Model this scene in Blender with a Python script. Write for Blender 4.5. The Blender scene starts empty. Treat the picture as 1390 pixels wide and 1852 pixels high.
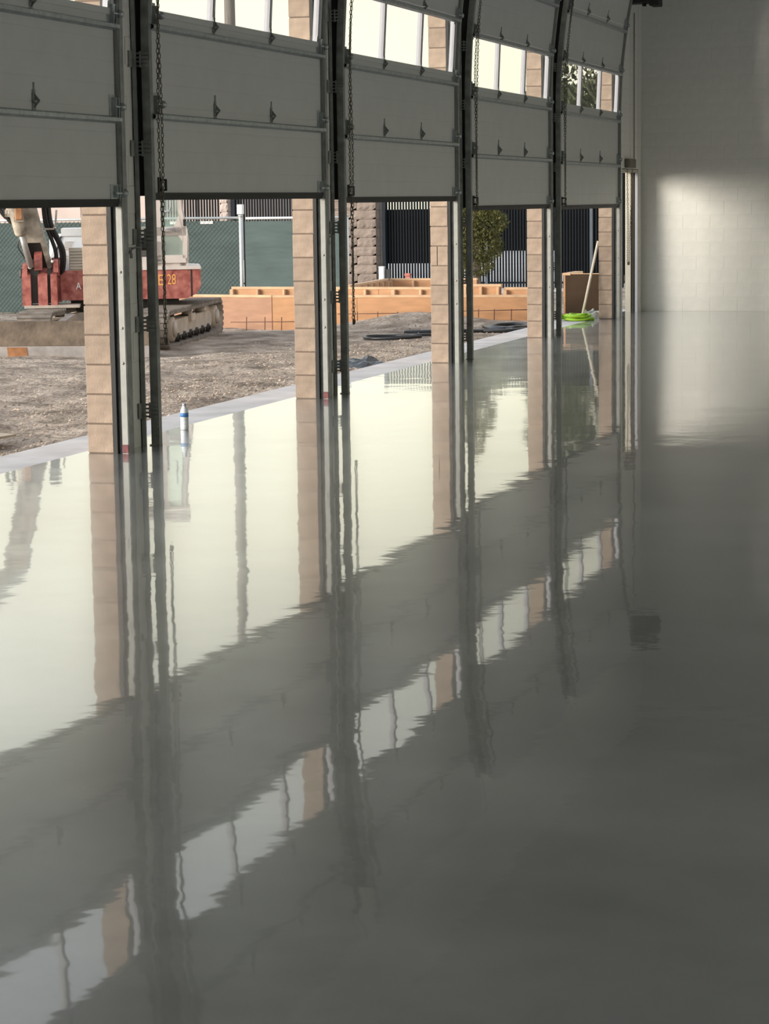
import bpy, bmesh, math, random
from mathutils import Vector, Matrix, noise
random.seed(7)
SC = bpy.context.scene
COL = SC.collection

# ------------------------------------------------------------------ camera
YAW, PIT, ROL = .2969, .1356, -.0139
cam_d = bpy.data.cameras.new('camera'); cam = bpy.data.objects.new('camera', cam_d); COL.objects.link(cam)
_F = Vector((-math.sin(YAW)*math.cos(PIT), math.cos(YAW)*math.cos(PIT), -math.sin(PIT)))
_R = Vector((math.cos(YAW), math.sin(YAW), 0)); _U = _R.cross(_F)
_R2 = math.cos(ROL)*_R + math.sin(ROL)*_U; _U2 = math.cos(ROL)*_U - math.sin(ROL)*_R
cam.matrix_world = Matrix(((_R2.x, _U2.x, -_F.x, 6.5149), (_R2.y, _U2.y, -_F.y, 0), (_R2.z, _U2.z, -_F.z, 1.6926), (0, 0, 0, 1)))
cam_d.sensor_fit = 'VERTICAL'; cam_d.sensor_height = 36; cam_d.lens = 36*4120/1852
cam_d.clip_start = .05; cam_d.clip_end = 500
SC.camera = cam

# ------------------------------------------------------------------ sky, low soft sun, exposure
W = bpy.data.worlds.new('sky'); SC.world = W; W.use_nodes = True
nt = W.node_tree; N = nt.nodes; L = nt.links; N.clear()
out = N.new('ShaderNodeOutputWorld'); bg = N.new('ShaderNodeBackground'); L.new(bg.outputs[0], out.inputs[0])
tc = N.new('ShaderNodeTexCoord'); sep = N.new('ShaderNodeSeparateXYZ'); L.new(tc.outputs['Generated'], sep.inputs[0])
rmp = N.new('ShaderNodeValToRGB'); L.new(sep.outputs['Z'], rmp.inputs[0])
e = rmp.color_ramp.elements
e[0].position = 0; e[0].color = (1.0, .965, .74, 1)
e[1].position = 1; e[1].color = (.62, .74, .92, 1)
for pos, c in ((.14, (1.0, .97, .76)), (.32, (.86, .90, .92)), (.6, (.70, .79, .92))):
    q = rmp.color_ramp.elements.new(pos); q.color = (*c, 1)
mp = N.new('ShaderNodeMapping'); mp.inputs['Scale'].default_value = (1.2, 1.2, 5); L.new(tc.outputs['Generated'], mp.inputs[0])
nz = N.new('ShaderNodeTexNoise'); nz.inputs['Scale'].default_value = 2.2; nz.inputs['Detail'].default_value = 5; L.new(mp.outputs[0], nz.inputs[0])
mr = N.new('ShaderNodeMapRange'); mr.inputs['From Min'].default_value = .3; mr.inputs['From Max'].default_value = .7
mr.inputs['To Min'].default_value = .9; mr.inputs['To Max'].default_value = 1.1; L.new(nz.outputs[0], mr.inputs[0])
mx = N.new('ShaderNodeVectorMath'); mx.operation = 'SCALE'; L.new(rmp.outputs[0], mx.inputs[0]); L.new(mr.outputs[0], mx.inputs['Scale'])
L.new(mx.outputs[0], bg.inputs['Color'])
bg.inputs['Strength'].default_value = 1.36

sun_d = bpy.data.lights.new('sun', 'SUN'); sun = bpy.data.objects.new('sun', sun_d); COL.objects.link(sun)
sun_d.energy = 7.0; sun_d.angle = math.radians(28); sun_d.color = (1, .93, .82)
sun.rotation_mode = 'QUATERNION'; sun.rotation_quaternion = Vector((.76, .65, -.125)).to_track_quat('-Z', 'Y')

vs = SC.view_settings
vs.view_transform = 'Standard'; vs.look = 'None'; vs.gamma = 1; vs.use_curve_mapping = False; vs.exposure = 0.0

# ------------------------------------------------------------------ helpers
MATS = {}
def mat(name, c, rough=.6, metal=0, var=.12, scale=6, bump=0, bscale=40, c2=None, spec=.5, rnd=0, detail=4, stretch=None):
    """principled material whose colour is broken up by noise, with optional fine bump"""
    m = bpy.data.materials.new(name); m.use_nodes = True; t = m.node_tree; n = t.nodes; l = t.links
    b = n['Principled BSDF']; b.inputs['Roughness'].default_value = rough; b.inputs['Metallic'].default_value = metal
    b.inputs['Specular IOR Level'].default_value = spec
    co = n.new('ShaderNodeTexCoord'); src = co.outputs['Object']
    if stretch:
        k = n.new('ShaderNodeMapping'); k.inputs['Scale'].default_value = stretch; l.new(src, k.inputs[0]); src = k.outputs[0]
    z = n.new('ShaderNodeTexNoise'); z.inputs['Scale'].default_value = scale; z.inputs['Detail'].default_value = detail
    l.new(src, z.inputs['Vector'])
    r = n.new('ShaderNodeValToRGB'); l.new(z.outputs[0], r.inputs[0])
    r.color_ramp.elements[0].position = .3; r.color_ramp.elements[1].position = .7
    r.color_ramp.elements[0].color = (*[x*(1-var) for x in c], 1)
    r.color_ramp.elements[1].color = (*(c2 if c2 else [min(1, x*(1+var)) for x in c]), 1)
    colour = r.outputs[0]
    if rnd:
        oi = n.new('ShaderNodeObjectInfo'); q = n.new('ShaderNodeMapRange'); q.inputs['To Min'].default_value = 1-rnd; q.inputs['To Max'].default_value = 1+rnd
        l.new(oi.outputs['Random'], q.inputs[0]); v = n.new('ShaderNodeVectorMath'); v.operation = 'SCALE'
        l.new(colour, v.inputs[0]); l.new(q.outputs[0], v.inputs['Scale']); colour = v.outputs[0]
    l.new(colour, b.inputs['Base Color'])
    if bump:
        z2 = n.new('ShaderNodeTexNoise'); z2.inputs['Scale'].default_value = bscale; z2.inputs['Detail'].default_value = 6; l.new(src, z2.inputs['Vector'])
        bp = n.new('ShaderNodeBump'); bp.inputs['Distance'].default_value = bump; l.new(z2.outputs[0], bp.inputs['Height']); l.new(bp.outputs[0], b.inputs['Normal'])
    MATS[name] = m; return m

class MB:
    """collects shapes into one mesh"""
    def __init__(s): s.v = []; s.f = []; s.m = []; s.mi = 0; s.sm = []
    def add(s, vs_, fs, smooth=False):
        o = len(s.v); s.v += [tuple(x) for x in vs_]
        for f in fs: s.f.append(tuple(i+o for i in f)); s.m.append(s.mi); s.sm.append(smooth)
        return s
    def box(s, x0, x1, y0, y1, z0, z1, M=None):
        vs_ = [Vector((x, y, z)) for x in (x0, x1) for y in (y0, y1) for z in (z0, z1)]
        if M is not None: vs_ = [M @ v for v in vs_]
        return s.add(vs_, [(0, 1, 3, 2), (4, 6, 7, 5), (0, 4, 5, 1), (2, 3, 7, 6), (0, 2, 6, 4), (1, 5, 7, 3)])
    def cbox(s, x0, x1, y0, y1, z0, z1, b=.004, M=None):
        """box with all edges chamfered"""
        X, Y, Z = (x0, x1), (y0, y1), (z0, z1); vs_ = []; ix = {}
        for i in (0, 1):
            for j in (0, 1):
                for k in (0, 1):
                    sx, sy, sz = (1, -1)[i]*b, (1, -1)[j]*b, (1, -1)[k]*b
                    for a, p in enumerate(((X[i], Y[j]+sy, Z[k]+sz), (X[i]+sx, Y[j], Z[k]+sz), (X[i]+sx, Y[j]+sy, Z[k]))):
                        ix[i, j, k, a] = len(vs_); vs_.append(Vector(p))
        fs = []
        for i in (0, 1): fs.append([ix[i, j, k, 0] for j, k in ((0, 0), (0, 1), (1, 1), (1, 0))][::(1, -1)[i]])
        for j in (0, 1): fs.append([ix[i, j, k, 1] for i, k in ((0, 0), (1, 0), (1, 1), (0, 1))][::(1, -1)[j]])
        for k in (0, 1): fs.append([ix[i, j, k, 2] for i, j in ((0, 0), (0, 1), (1, 1), (1, 0))][::(1, -1)[k]])
        for i in (0, 1):
            for j in (0, 1): fs.append([ix[i, j, 0, 0], ix[i, j, 0, 1], ix[i, j, 1, 1], ix[i, j, 1, 0]])
        for i in (0, 1):
            for k in (0, 1): fs.append([ix[i, 0, k, 0], ix[i, 0, k, 2], ix[i, 1, k, 2], ix[i, 1, k, 0]])
        for j in (0, 1):
            for k in (0, 1): fs.append([ix[0, j, k, 1], ix[0, j, k, 2], ix[1, j, k, 2], ix[1, j, k, 1]])
        for i in (0, 1):
            for j in (0, 1):
                for k in (0, 1): fs.append([ix[i, j, k, 0], ix[i, j, k, 1], ix[i, j, k, 2]])
        if M is not None: vs_ = [M @ v for v in vs_]
        return s.add(vs_, fs)
    def prism(s, pts, axis, a0, a1, M=None):
        """2-D outline pulled along an axis: axis x -> pts are (y,z); y -> (x,z); z -> (x,y)"""
        def p3(p, a): return Vector((a, p[0], p[1])) if axis == 'x' else Vector((p[0], a, p[1])) if axis == 'y' else Vector((p[0], p[1], a))
        n = len(pts); vs_ = [p3(p, a0) for p in pts]+[p3(p, a1) for p in pts]
        if M is not None: vs_ = [M @ v for v in vs_]
        fs = [tuple(range(n))[::-1], tuple(range(n, 2*n))]+[(i, (i+1) % n, (i+1) % n+n, i+n) for i in range(n)]
        return s.add(vs_, fs)
    def tube(s, path, r, n=8, closed=False, rs=None):
        P = [Vector(p) for p in path]; k = len(P); rings = []; up = None
        for i in range(k):
            d = (P[(i+1) % k]-P[i-1]) if closed else (P[min(i+1, k-1)]-P[max(i-1, 0)])
            d.normalize()
            if up is None: up = Vector((0, 0, 1)) if abs(d.z) < .9 else Vector((1, 0, 0))
            a = d.cross(up).normalized(); b = a.cross(d).normalized(); up = b
            rr = rs[i] if rs else r
            rings.append([P[i]+rr*(math.cos(2*math.pi*j/n)*a+math.sin(2*math.pi*j/n)*b) for j in range(n)])
        vs_ = [v for g in rings for v in g]; fs = []
        for i in range(k if closed else k-1):
            i2 = (i+1) % k
            for j in range(n): fs.append((i*n+j, i*n+(j+1) % n, i2*n+(j+1) % n, i2*n+j))
        if not closed: fs += [tuple(range(n))[::-1], tuple(range((k-1)*n, k*n))]
        return s.add(vs_, fs, n > 5)
    def cyl(s, p, q, r, n=12, r2=None):
        return s.tube([p, q], r, n, rs=[r, r if r2 is None else r2])
    def lathe(s, prof, c=(0, 0, 0), n=20):
        vs_ = [(c[0]+r*math.cos(2*math.pi*j/n), c[1]+r*math.sin(2*math.pi*j/n), c[2]+z) for r, z in prof for j in range(n)]
        fs = [(i*n+j, i*n+(j+1) % n, (i+1)*n+(j+1) % n, (i+1)*n+j) for i in range(len(prof)-1) for j in range(n)]
        fs += [tuple(range(n))[::-1], tuple(range((len(prof)-1)*n, len(prof)*n))]
        return s.add(vs_, fs, True)
    def mesh(s, name, mats, off=(0, 0, 0)):
        me = bpy.data.meshes.new(name); o = Vector(off)
        me.from_pydata([Vector(v)-o for v in s.v], [], s.f)
        for m in (mats if isinstance(mats, (list, tuple)) else [mats]): me.materials.append(m)
        me.polygons.foreach_set('material_index', s.m); me.polygons.foreach_set('use_smooth', s.sm); me.update()
        return me
    def build(s, name, mats, parent=None, off=(0, 0, 0), loc=None):
        o = bpy.data.objects.new(name, s.mesh(name, mats, off)); COL.objects.link(o)
        if parent is not None: o.parent = parent
        o.location = loc if loc is not None else (off if parent is None else (0, 0, 0))
        return o

def link(name, me, parent=None, loc=(0, 0, 0), rot=None, scale=None):
    o = bpy.data.objects.new(name, me); COL.objects.link(o); o.location = loc
    if parent is not None: o.parent = parent
    if rot: o.rotation_euler = rot
    if scale: o.scale = scale
    return o
def tag(o, label=None, cat=None, group=None, kind=None):
    if label: o['label'] = label
    if cat: o['category'] = cat
    if group: o['group'] = group
    if kind: o['kind'] = kind
    return o
def empty(name, loc=(0, 0, 0), rz=0):
    o = bpy.data.objects.new(name, None); COL.objects.link(o); o.location = loc; o.rotation_euler = (0, 0, rz); o.empty_display_size = .1; return o
def struct(o): o['kind'] = 'structure'; return o
def kids(o): return [c for c in o.children]
def copy_tree(o, parent=None):
    c = o.copy(); COL.objects.link(c)
    if parent is not None: c.parent = parent
    for ch in kids(o): copy_tree(ch, c)
    return c

# ------------------------------------------------------------------ materials
def floor_mat():
    m = bpy.data.materials.new('polished_concrete'); m.use_nodes = True; t = m.node_tree; n = t.nodes; l = t.links
    b = n['Principled BSDF']; co = n.new('ShaderNodeTexCoord'); src = co.outputs['Object']
    def nz(scale, det, rough=.55):
        z = n.new('ShaderNodeTexNoise'); z.inputs['Scale'].default_value = scale; z.inputs['Detail'].default_value = det
        z.inputs['Roughness'].default_value = rough; l.new(src, z.inputs['Vector']); return z
    z = nz(.9, 7, .6); r = n.new('ShaderNodeValToRGB'); l.new(z.outputs[0], r.inputs[0])
    r.color_ramp.elements[0].position = .3; r.color_ramp.elements[1].position = .72
    r.color_ramp.elements[0].color = (.088, .096, .096, 1); r.color_ramp.elements[1].color = (.225, .24, .242, 1)
    z2 = nz(60, 3); r2 = n.new('ShaderNodeMapRange'); r2.inputs['From Min'].default_value = .3; r2.inputs['From Max'].default_value = .7
    r2.inputs['To Min'].default_value = .88; r2.inputs['To Max'].default_value = 1.1; l.new(z2.outputs[0], r2.inputs[0])
    v = n.new('ShaderNodeVectorMath'); v.operation = 'SCALE'; l.new(r.outputs[0], v.inputs[0]); l.new(r2.outputs[0], v.inputs['Scale'])
    # hairline cracks and pale scuffs
    vo = n.new('ShaderNodeTexVoronoi'); vo.feature = 'DISTANCE_TO_EDGE'; vo.inputs['Scale'].default_value = .22
    wz = nz(1.6, 5); wa = n.new('ShaderNodeVectorMath'); wa.operation = 'MULTIPLY_ADD'; wa.inputs[1].default_value = (1.2, 1.2, 0)
    l.new(wz.outputs['Color'], wa.inputs[0]); l.new(src, wa.inputs[2]); l.new(wa.outputs[0], vo.inputs['Vector'])
    cr = n.new('ShaderNodeMapRange'); cr.inputs['From Min'].default_value = 0; cr.inputs['From Max'].default_value = .0015
    cr.inputs['To Min'].default_value = .82; cr.inputs['To Max'].default_value = 1; l.new(vo.outputs['Distance'], cr.inputs[0])
    v2 = n.new('ShaderNodeVectorMath'); v2.operation = 'SCALE'; l.new(v.outputs[0], v2.inputs[0]); l.new(cr.outputs[0], v2.inputs['Scale'])
    l.new(v2.outputs[0], b.inputs['Base Color'])
    b.inputs['Roughness'].default_value = .25; b.inputs['Specular IOR Level'].default_value = .4
    b.inputs['Coat Weight'].default_value = 1; b.inputs['Coat IOR'].default_value = 1.5
    rz = nz(.5, 4); rr = n.new('ShaderNodeMapRange'); rr.inputs['To Min'].default_value = .015; rr.inputs['To Max'].default_value = .05
    l.new(rz.outputs[0], rr.inputs[0]); l.new(rr.outputs[0], b.inputs['Coat Roughness'])
    h1 = nz(1.7, 4, .45); bp = n.new('ShaderNodeBump'); bp.inputs['Strength'].default_value = 1; bp.inputs['Distance'].default_value = .0022
    l.new(h1.outputs[0], bp.inputs['Height']); l.new(bp.outputs[0], b.inputs['Coat Normal'])
    # broad satin sheen of the ground surface under the sealer
    gl = n.new('ShaderNodeBsdfGlossy'); gl.inputs['Roughness'].default_value = .25; gl.inputs['Color'].default_value = (.96, .99, 1, 1)
    sz = nz(1.3, 6, .6); sr = n.new('ShaderNodeMapRange'); sr.inputs['From Min'].default_value = .3; sr.inputs['From Max'].default_value = .7
    sr.inputs['To Min'].default_value = .10; sr.inputs['To Max'].default_value = .26; l.new(sz.outputs[0], sr.inputs[0])
    mi = n.new('ShaderNodeMixShader'); l.new(sr.outputs[0], mi.inputs[0]); l.new(b.outputs[0], mi.inputs[1]); l.new(gl.outputs[0], mi.inputs[2])
    l.new(mi.outputs[0], n['Material Output'].inputs[0])
    return m
M_floor = floor_mat()
M_apron = mat('broomed_concrete', (.61, .575, .555), .75, var=.16, scale=2.5, bump=.002, bscale=120)
M_paint = mat('painted_block', (.74, .73, .69), .55, var=.03, scale=9, bump=.0008, bscale=160)
M_paint_n = mat('painted_mortar', (.66, .65, .61), .6, var=.03, scale=9)
M_block = mat('tan_block', (.35, .265, .205), .9, var=.17, scale=11, detail=8, bump=.003, bscale=60, rnd=.09)
M_mortar = mat('mortar', (.17, .125, .10), .95, var=.1, scale=20)
M_split = mat('split_block', (.23, .18, .15), .95, var=.2, scale=5, bump=.02, bscale=14, rnd=.08)
M_ceil = mat('ceiling_paint', (.55, .55, .53), .8, var=.04)
M_panel = mat('door_steel', (.60, .605, .585), .45, var=.03, scale=4)
M_galv = mat('galvanized_steel', (.42, .45, .45), .42, .75, var=.18, scale=18)
M_galvd = mat('weathered_steel', (.27, .28, .265), .5, .3, var=.25, scale=12)
M_zinc = mat('bright_zinc', (.31, .31, .29), .5, .2, var=.1, scale=12)
M_white = mat('white_enamel', (.38, .375, .41), .4, var=.03)
M_black = mat('black_rubber', (.012, .012, .012), .6, var=.2)
M_chain = mat('chain_steel', (.16, .14, .11), .5, .7, var=.3, scale=30)
M_red_mark = mat('red_paint_mark', (.17, .05, .055), .7, var=.4, scale=40)
M_beige = mat('beige_frame', (.52, .48, .40), .5, var=.06)
M_brown = mat('brown_steel', (.16, .14, .11), .55, var=.12)
M_dirt = mat('dry_dirt', (.39, .305, .235), 1, var=.5, scale=2.6, bump=.10, bscale=13, c2=(.58, .475, .385), detail=10, spec=.1)
M_clod = mat('dirt_clod', (.41, .33, .265), 1, var=.5, scale=4, bump=.02, bscale=25, spec=.1)
M_road = mat('pale_road', (.62, .59, .56), .9, var=.08, scale=.6)
M_form = mat('orange_form_ply', (.45, .235, .115), .7, var=.14, scale=3, stretch=(1, 1, 4))
M_form2 = mat('darker_form_ply', (.33, .175, .105), .7, var=.14, scale=3, stretch=(1, 1, 4))  # darker tone of the form plywood
M_lumber = mat('form_lumber', (.56, .36, .215), .75, var=.16, scale=5)
M_dply = mat('dark_ply', (.055, .036, .023), .85, var=.28, scale=2.2, spec=.15)
M_ply = mat('pale_ply', (.48, .39, .30), .8, var=.12)
M_rebar = mat('rusty_rebar', (.13, .065, .045), .8, .2, var=.3, scale=30)
M_iron = mat('black_iron', (.006, .007, .009), .7, var=.2, spec=.12)
M_screen_d = mat('dark_screen', (.012, .014, .018), .9, var=.25, scale=2, spec=.08)
M_green = mat('green_windscreen', (.064, .092, .090), .85, var=.14, scale=1.6, bump=.01, bscale=3, stretch=(1, 1, 5))
M_wire = mat('fence_wire', (.07, .095, .09), .6, .3, var=.1)
M_post = mat('fence_pipe', (.58, .60, .59), .45, .4, var=.08)
M_bark = mat('bark', (.30, .235, .20), .95, var=.35, scale=9, bump=.02, bscale=20)
M_leaf = mat('juniper_foliage', (.085, .095, .035), .9, var=.45, scale=3, c2=(.21, .20, .075), spec=.2)
M_leaf2 = mat('cedar_foliage', (.060, .075, .040), .9, var=.4, scale=2, c2=(.13, .14, .075), spec=.2)
M_red = mat('faded_red_paint', (.33, .055, .045), .6, var=.3, scale=11, c2=(.52, .19, .15), detail=9)
M_cream = mat('dusty_cream_paint', (.30, .25, .19), .6, var=.45, scale=7, c2=(.56, .49, .40), detail=9)
M_hood = mat('white_hood_paint', (.72, .73, .74), .5, var=.06, scale=4)
M_cab = mat('pale_cab_paint', (.68, .60, .55), .5, var=.08, scale=5)
M_track = mat('dusty_track_rubber', (.20, .17, .145), .95, var=.3, scale=8)
M_frame = mat('dusty_steel', (.50, .425, .36), .9, var=.2, scale=5)
M_rod = mat('worn_cylinder_rod', (.42, .39, .37), .4, .5, var=.15, scale=8)
M_grease_shade = mat('black_grease_shade', (.022, .018, .015), .5, var=.4, scale=8)  # grease black, also the shade painted inside the boom fork
M_blade = mat('muddy_blade', (.155, .115, .082), .9, var=.35, scale=6, bump=.01, bscale=20)
M_edge = mat('scraped_steel', (.42, .39, .38), .6, .2, var=.2, scale=8)
M_rust = mat('rust', (.36, .17, .08), .9, var=.3, scale=10)
M_yellow = mat('orange_lettering', (.85, .42, .12), .6, var=.1)
M_lett = mat('white_lettering', (.85, .83, .80), .6, var=.05)
M_hose = mat('lime_hose', (.36, .62, .03), .55, var=.1, scale=20)
M_bhose = mat('black_hose', (.02, .02, .022), .35, var=.2)
M_pole = mat('pale_wood_pole', (.68, .60, .48), .7, var=.1, stretch=(8, 8, 1))
M_bag = mat('black_plastic', (.05, .055, .06), .3, var=.3)
M_clear = mat('crumpled_film', (.45, .50, .46), .3, var=.2)
M_pale_wall = mat('pale_pink_wall', (.46, .37, .33), .9, var=.08, scale=.8)
M_wood_pole = mat('grey_timber', (.16, .14, .125), .9, var=.2, stretch=(4, 4, .5))
M_label = mat('blue_label', (.06, .20, .48), .4, var=.2)
M_scrap = mat('red_scrap', (.5, .12, .09), .8, var=.2)
M_litter = mat('white_litter', (.75, .73, .70), .8, var=.08)
M_conduit = mat('grey_conduit', (.26, .24, .20), .55, var=.1)
M_navy = mat('blue_grey_slats', (.06, .07, .085), .7, var=.1)

def glass(name, tint, gloss=.9, reflect_fill=0):
    m = bpy.data.materials.new(name); m.use_nodes = True; t = m.node_tree; n = t.nodes; l = t.links; n.clear()
    o = n.new('ShaderNodeOutputMaterial'); tr = n.new('ShaderNodeBsdfTransparent'); tr.inputs[0].default_value = (*tint, 1)
    gl = n.new('ShaderNodeBsdfGlossy'); gl.inputs['Roughness'].default_value = .02
    fr = n.new('ShaderNodeFresnel'); fr.inputs['IOR'].default_value = 1.45
    mu = n.new('ShaderNodeMath'); mu.operation = 'MULTIPLY'; mu.inputs[1].default_value = gloss; l.new(fr.outputs[0], mu.inputs[0])
    mi = n.new('ShaderNodeMixShader'); 
    l.new(mu.outputs[0], mi.inputs[0])
    if reflect_fill:                                   # pale diffuse standing in for the sky's reflection on the glass
        df = n.new('ShaderNodeBsdfDiffuse'); df.inputs[0].default_value = (.62, .74, .66, 1); dm = n.new('ShaderNodeMixShader'); dm.inputs[0].default_value = reflect_fill
        l.new(tr.outputs[0], dm.inputs[1]); l.new(df.outputs[0], dm.inputs[2]); l.new(dm.outputs[0], mi.inputs[1])
    else: l.new(tr.outputs[0], mi.inputs[1])
    l.new(gl.outputs[0], mi.inputs[2]); l.new(mi.outputs[0], o.inputs[0])
    return m
M_glass = glass('window_glass', (.95, .96, .95))
M_cabglass = glass('green_cab_glass', (.86, .97, .93), reflect_fill=.38)
M_pet = mat('cloudy_plastic', (.80, .83, .86), .25, var=.05); M_pet.node_tree.nodes['Principled BSDF'].inputs['Transmission Weight'].default_value = .2

# ------------------------------------------------------------------ room shell
Y1, S = 14.3415, 4.359            # far jamb of the first doorway, pitch of the doorways
PW = .585                         # width of a pier
TH = .19                          # wall thickness
YF = 34.0148                      # far wall
YN, XR, ZC = -6.0, 15.0, 6.2      # near wall, right wall, ceiling
OPEN_TOP = 4.6
JAMBS = [Y1+S*i for i in range(-3, 5)]     # far jamb of every doorway (the last five are in view)

struct(MB().box(-.06, XR, YN, YF+.2, -.2, 0).build('floor', M_floor))
struct(MB().box(-.52, -.0605, YN, YF+.6, -.3, -.0005).build('concrete_apron', M_apron))
struct(MB().box(-.2, XR+.2, YN-.2, YF+.2, ZC, ZC+.2).build('ceiling', M_ceil))
wr = MB().box(XR, XR+.2, YN-.2, YF+.2, 3.9, ZC)
for i in range(-4, 6): wr.box(XR, XR+.2, max(YN-.2, Y1+S*i), min(YF+.2, Y1+S*i+.7), -.2, 3.9)  # unseen open bays added between these piers to light the room
struct(wr.build('wall_right', M_paint))
struct(MB().box(XR+.001, 90, -60, 100, -.4, -.01).build('yard', M_road))
struct(MB().box(-.0, XR, YN-.2, YN, -.2, ZC).build('wall_near', M_paint))

# left wall: mortar core and lintel, with every block of the visible piers laid one by one
MD0, MD1, MDT = 32.50, 33.76, 2.09        # narrow side doorway by the far corner
wl = MB()
def core(y0, y1, z0=0, z1=OPEN_TOP): wl.box(.006, TH-.0016, y0, y1, z0, z1)
wl.box(0, TH, YN, JAMBS[0]-3.78, 0, OPEN_TOP)
for k, yj in enumerate(JAMBS):
    if k < 3: wl.box(0, TH, yj, yj+PW, 0, OPEN_TOP)
    elif k < 7: core(yj+.006, yj+PW-.006)
core(JAMBS[-1]+.006, MD0-.006); core(MD0-.006, MD1+.006, MDT+.02); core(MD1+.006, YF)
wl.box(0, TH, YN, YF, OPEN_TOP, ZC)
wall_left = struct(wl.build('wall_left', [M_mortar, M_paint]))
for p in wall_left.data.polygons:
    if p.normal.x > .5: p.material_index = 1
CH = .2032
def block_mesh(nm, y0, y1, paint_end=False):
    b = MB(); b.cbox(0, TH, 0, y1-y0, .0052, CH-.0052, .003)
    me = b.mesh(nm, [M_block, M_paint])
    for p in me.polygons:
        if p.normal.x > .5: p.material_index = 1
    return me
bm_full = block_mesh('block', 0, PW); bm_half = block_mesh('block', 0, PW/2-.004)
bm_l = block_mesh('block', 0, .197); bm_r = block_mesh('block', 0, PW-.197-.008)
ncourse = int(OPEN_TOP/CH)
for k, yj in enumerate(JAMBS[3:]):
    w_end = PW if k < 4 else MD0-yj
    for c in range(ncourse):
        z = c*CH
        if k == 4:
            me = block_mesh('block', 0, w_end) if c == 0 else me5
            me5 = me; link('block', me, wall_left, (random.uniform(-.002, .002), yj, z)); continue
        if k == 2 and c == 5:                  # one course of this jamb is closed with two half units
            for xa, xb in ((0, .072), (.080, TH)):
                q = MB().cbox(xa, xb, 0, PW-.205, .004, CH-.004, .003).mesh('block', [M_block, M_paint])
                for p in q.polygons:
                    if p.normal.x > .5 and xb > .1: p.material_index = 1
                link('block', q, wall_left, (0, yj, z))
            link('block', bm_l, wall_left, (0, yj+PW-.197, z)); continue
        cut = .197 if c % 2 == 0 else PW-.197-.008
        a, bb = (bm_l, bm_r) if c % 2 == 0 else (bm_r, bm_l)
        link('block', a, wall_left, (random.uniform(-.002, .002), yj, z))
        link('block', bb, wall_left, (random.uniform(-.002, .002), yj+cut+.008, z))
me_c = block_mesh('block', 0, YF-MD1)
for c in range(ncourse): link('block', me_c, wall_left, (0, MD1, c*CH))
me_h = block_mesh('block', 0, (MD1-MD0)/2-.005)
for c in range(int(MDT/CH)+1, ncourse):
    for q in (0, 1): link('block', me_h, wall_left, (0, MD0+q*(MD1-MD0)/2, c*CH))

# far wall: white painted blocks, each one laid where the joints can be told apart, the rest joined
wf = struct(MB().box(-.0, XR, YF+.002, YF+.2, -.2, ZC).build('wall_far', M_paint))
def wblock(w):
    b = MB(); b.cbox(.0022, w-.0022, -.0, .05, .0020, CH-.0020, .0022); return b.mesh('block', M_paint)
BW = .4064; wb = wblock(BW); rest = MB(); wbh = None
for c in range(30):
    x = .21 if c % 2 else .21-BW/2
    z = c*CH
    while x < XR:
        x0, x1 = max(x, .19), min(x+BW, XR)
        if x0 < 3.4 and z < 4.3:
            if x1-x0 > BW-.01: link('block', wb, wf, (x0, YF, z+random.uniform(-.001, .001)))
            else:
                wbh = wbh or wblock(x1-x0); link('block', wbh, wf, (x0, YF, z))
        elif z+CH < ZC: rest.box(x0+.004, x1-.004, YF, YF+.03, z+.0035, z+CH-.0035)
        x += BW
ro = rest.build('block_field', M_paint, wf); ro['kind'] = 'stuff'

# ------------------------------------------------------------------ overhead doors
XD = .275                                   # inner face of the door leaves
DW = 3.74                                   # leaf width
def lean(z): return 0 if z < 2.75 else (z-2.75)**2/17.0     # the tracks lean in above the opening
def shear(ob_z):                            # matrix placing a section's local frame (x out, y along, z up) on the track
    a = lean(ob_z); bb = lean(ob_z+.6)
    ang = math.atan2(bb-a, .6)
    return a, ang
def sec_panel():
    b = MB(); h = .6145; t = .045
    prof = [(0, 0), (t, 0)]
    for q in (.155, .305, .455):
        prof += [(t, q-.004), (t-.0011, q-.002), (t-.0011, q+.002), (t, q+.004)]
    prof += [(t, .535), (t-.003, .538), (t-.003, .541), (t, .544), (t, h), (0, h)]
    b.prism([(p[0]-t, p[1]) for p in prof], 'y', 0, DW); return b.mesh('door_panel', M_panel)
def strut_mesh():                           # hat-shaped galvanized stiffener
    b = MB(); b.prism([(0, -.030), (.018, -.030), (.046, -.018), (.046, .006), (.018, .018), (0, .018), (0, .014), (.016, .014), (.042, .004), (.042, -.016), (.016, -.026), (0, -.026)], 'y', .0, DW+.03)
    return b.mesh('strut', M_galv)
def hinge_mesh():
    b = MB(); b.box(0, .004, -.028, .028, -.085, -.012); b.box(0, .004, -.022, .022, .012, .075)
    b.box(0, .006, -.008, .008, .05, .118)                               # tongue up the stile
    b.prism([(0, -.05), (0, .06), (.045, .005)], 'y', -.003, .003)      # triangular knuckle
    b.prism([(-.028, -.035), (.032, -.0), (-.028, .055)], 'x', .004, .010)
    b.cyl((.018, -.03, 0), (.018, .03, 0), .010, 8); return b.mesh('hinge', M_galvd)
def end_hinge_mesh():
    b = MB(); b.box(0, .005, -.10, 0, -.09, .09); b.box(.005, .035, -.05, -.045, -.06, .07); b.box(.005, .035, -.012, -.007, -.06, .07)
    b.cyl((.03, -.06, .01), (.03, .075, .01), .009, 8); b.cyl((.03, .03, .01), (.03, .06, .01), .028, 12); return b.mesh('roller_hinge', M_galv)
ME_panel, ME_strut, ME_hinge, ME_end = sec_panel(), strut_mesh(), hinge_mesh(), end_hinge_mesh()
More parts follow.
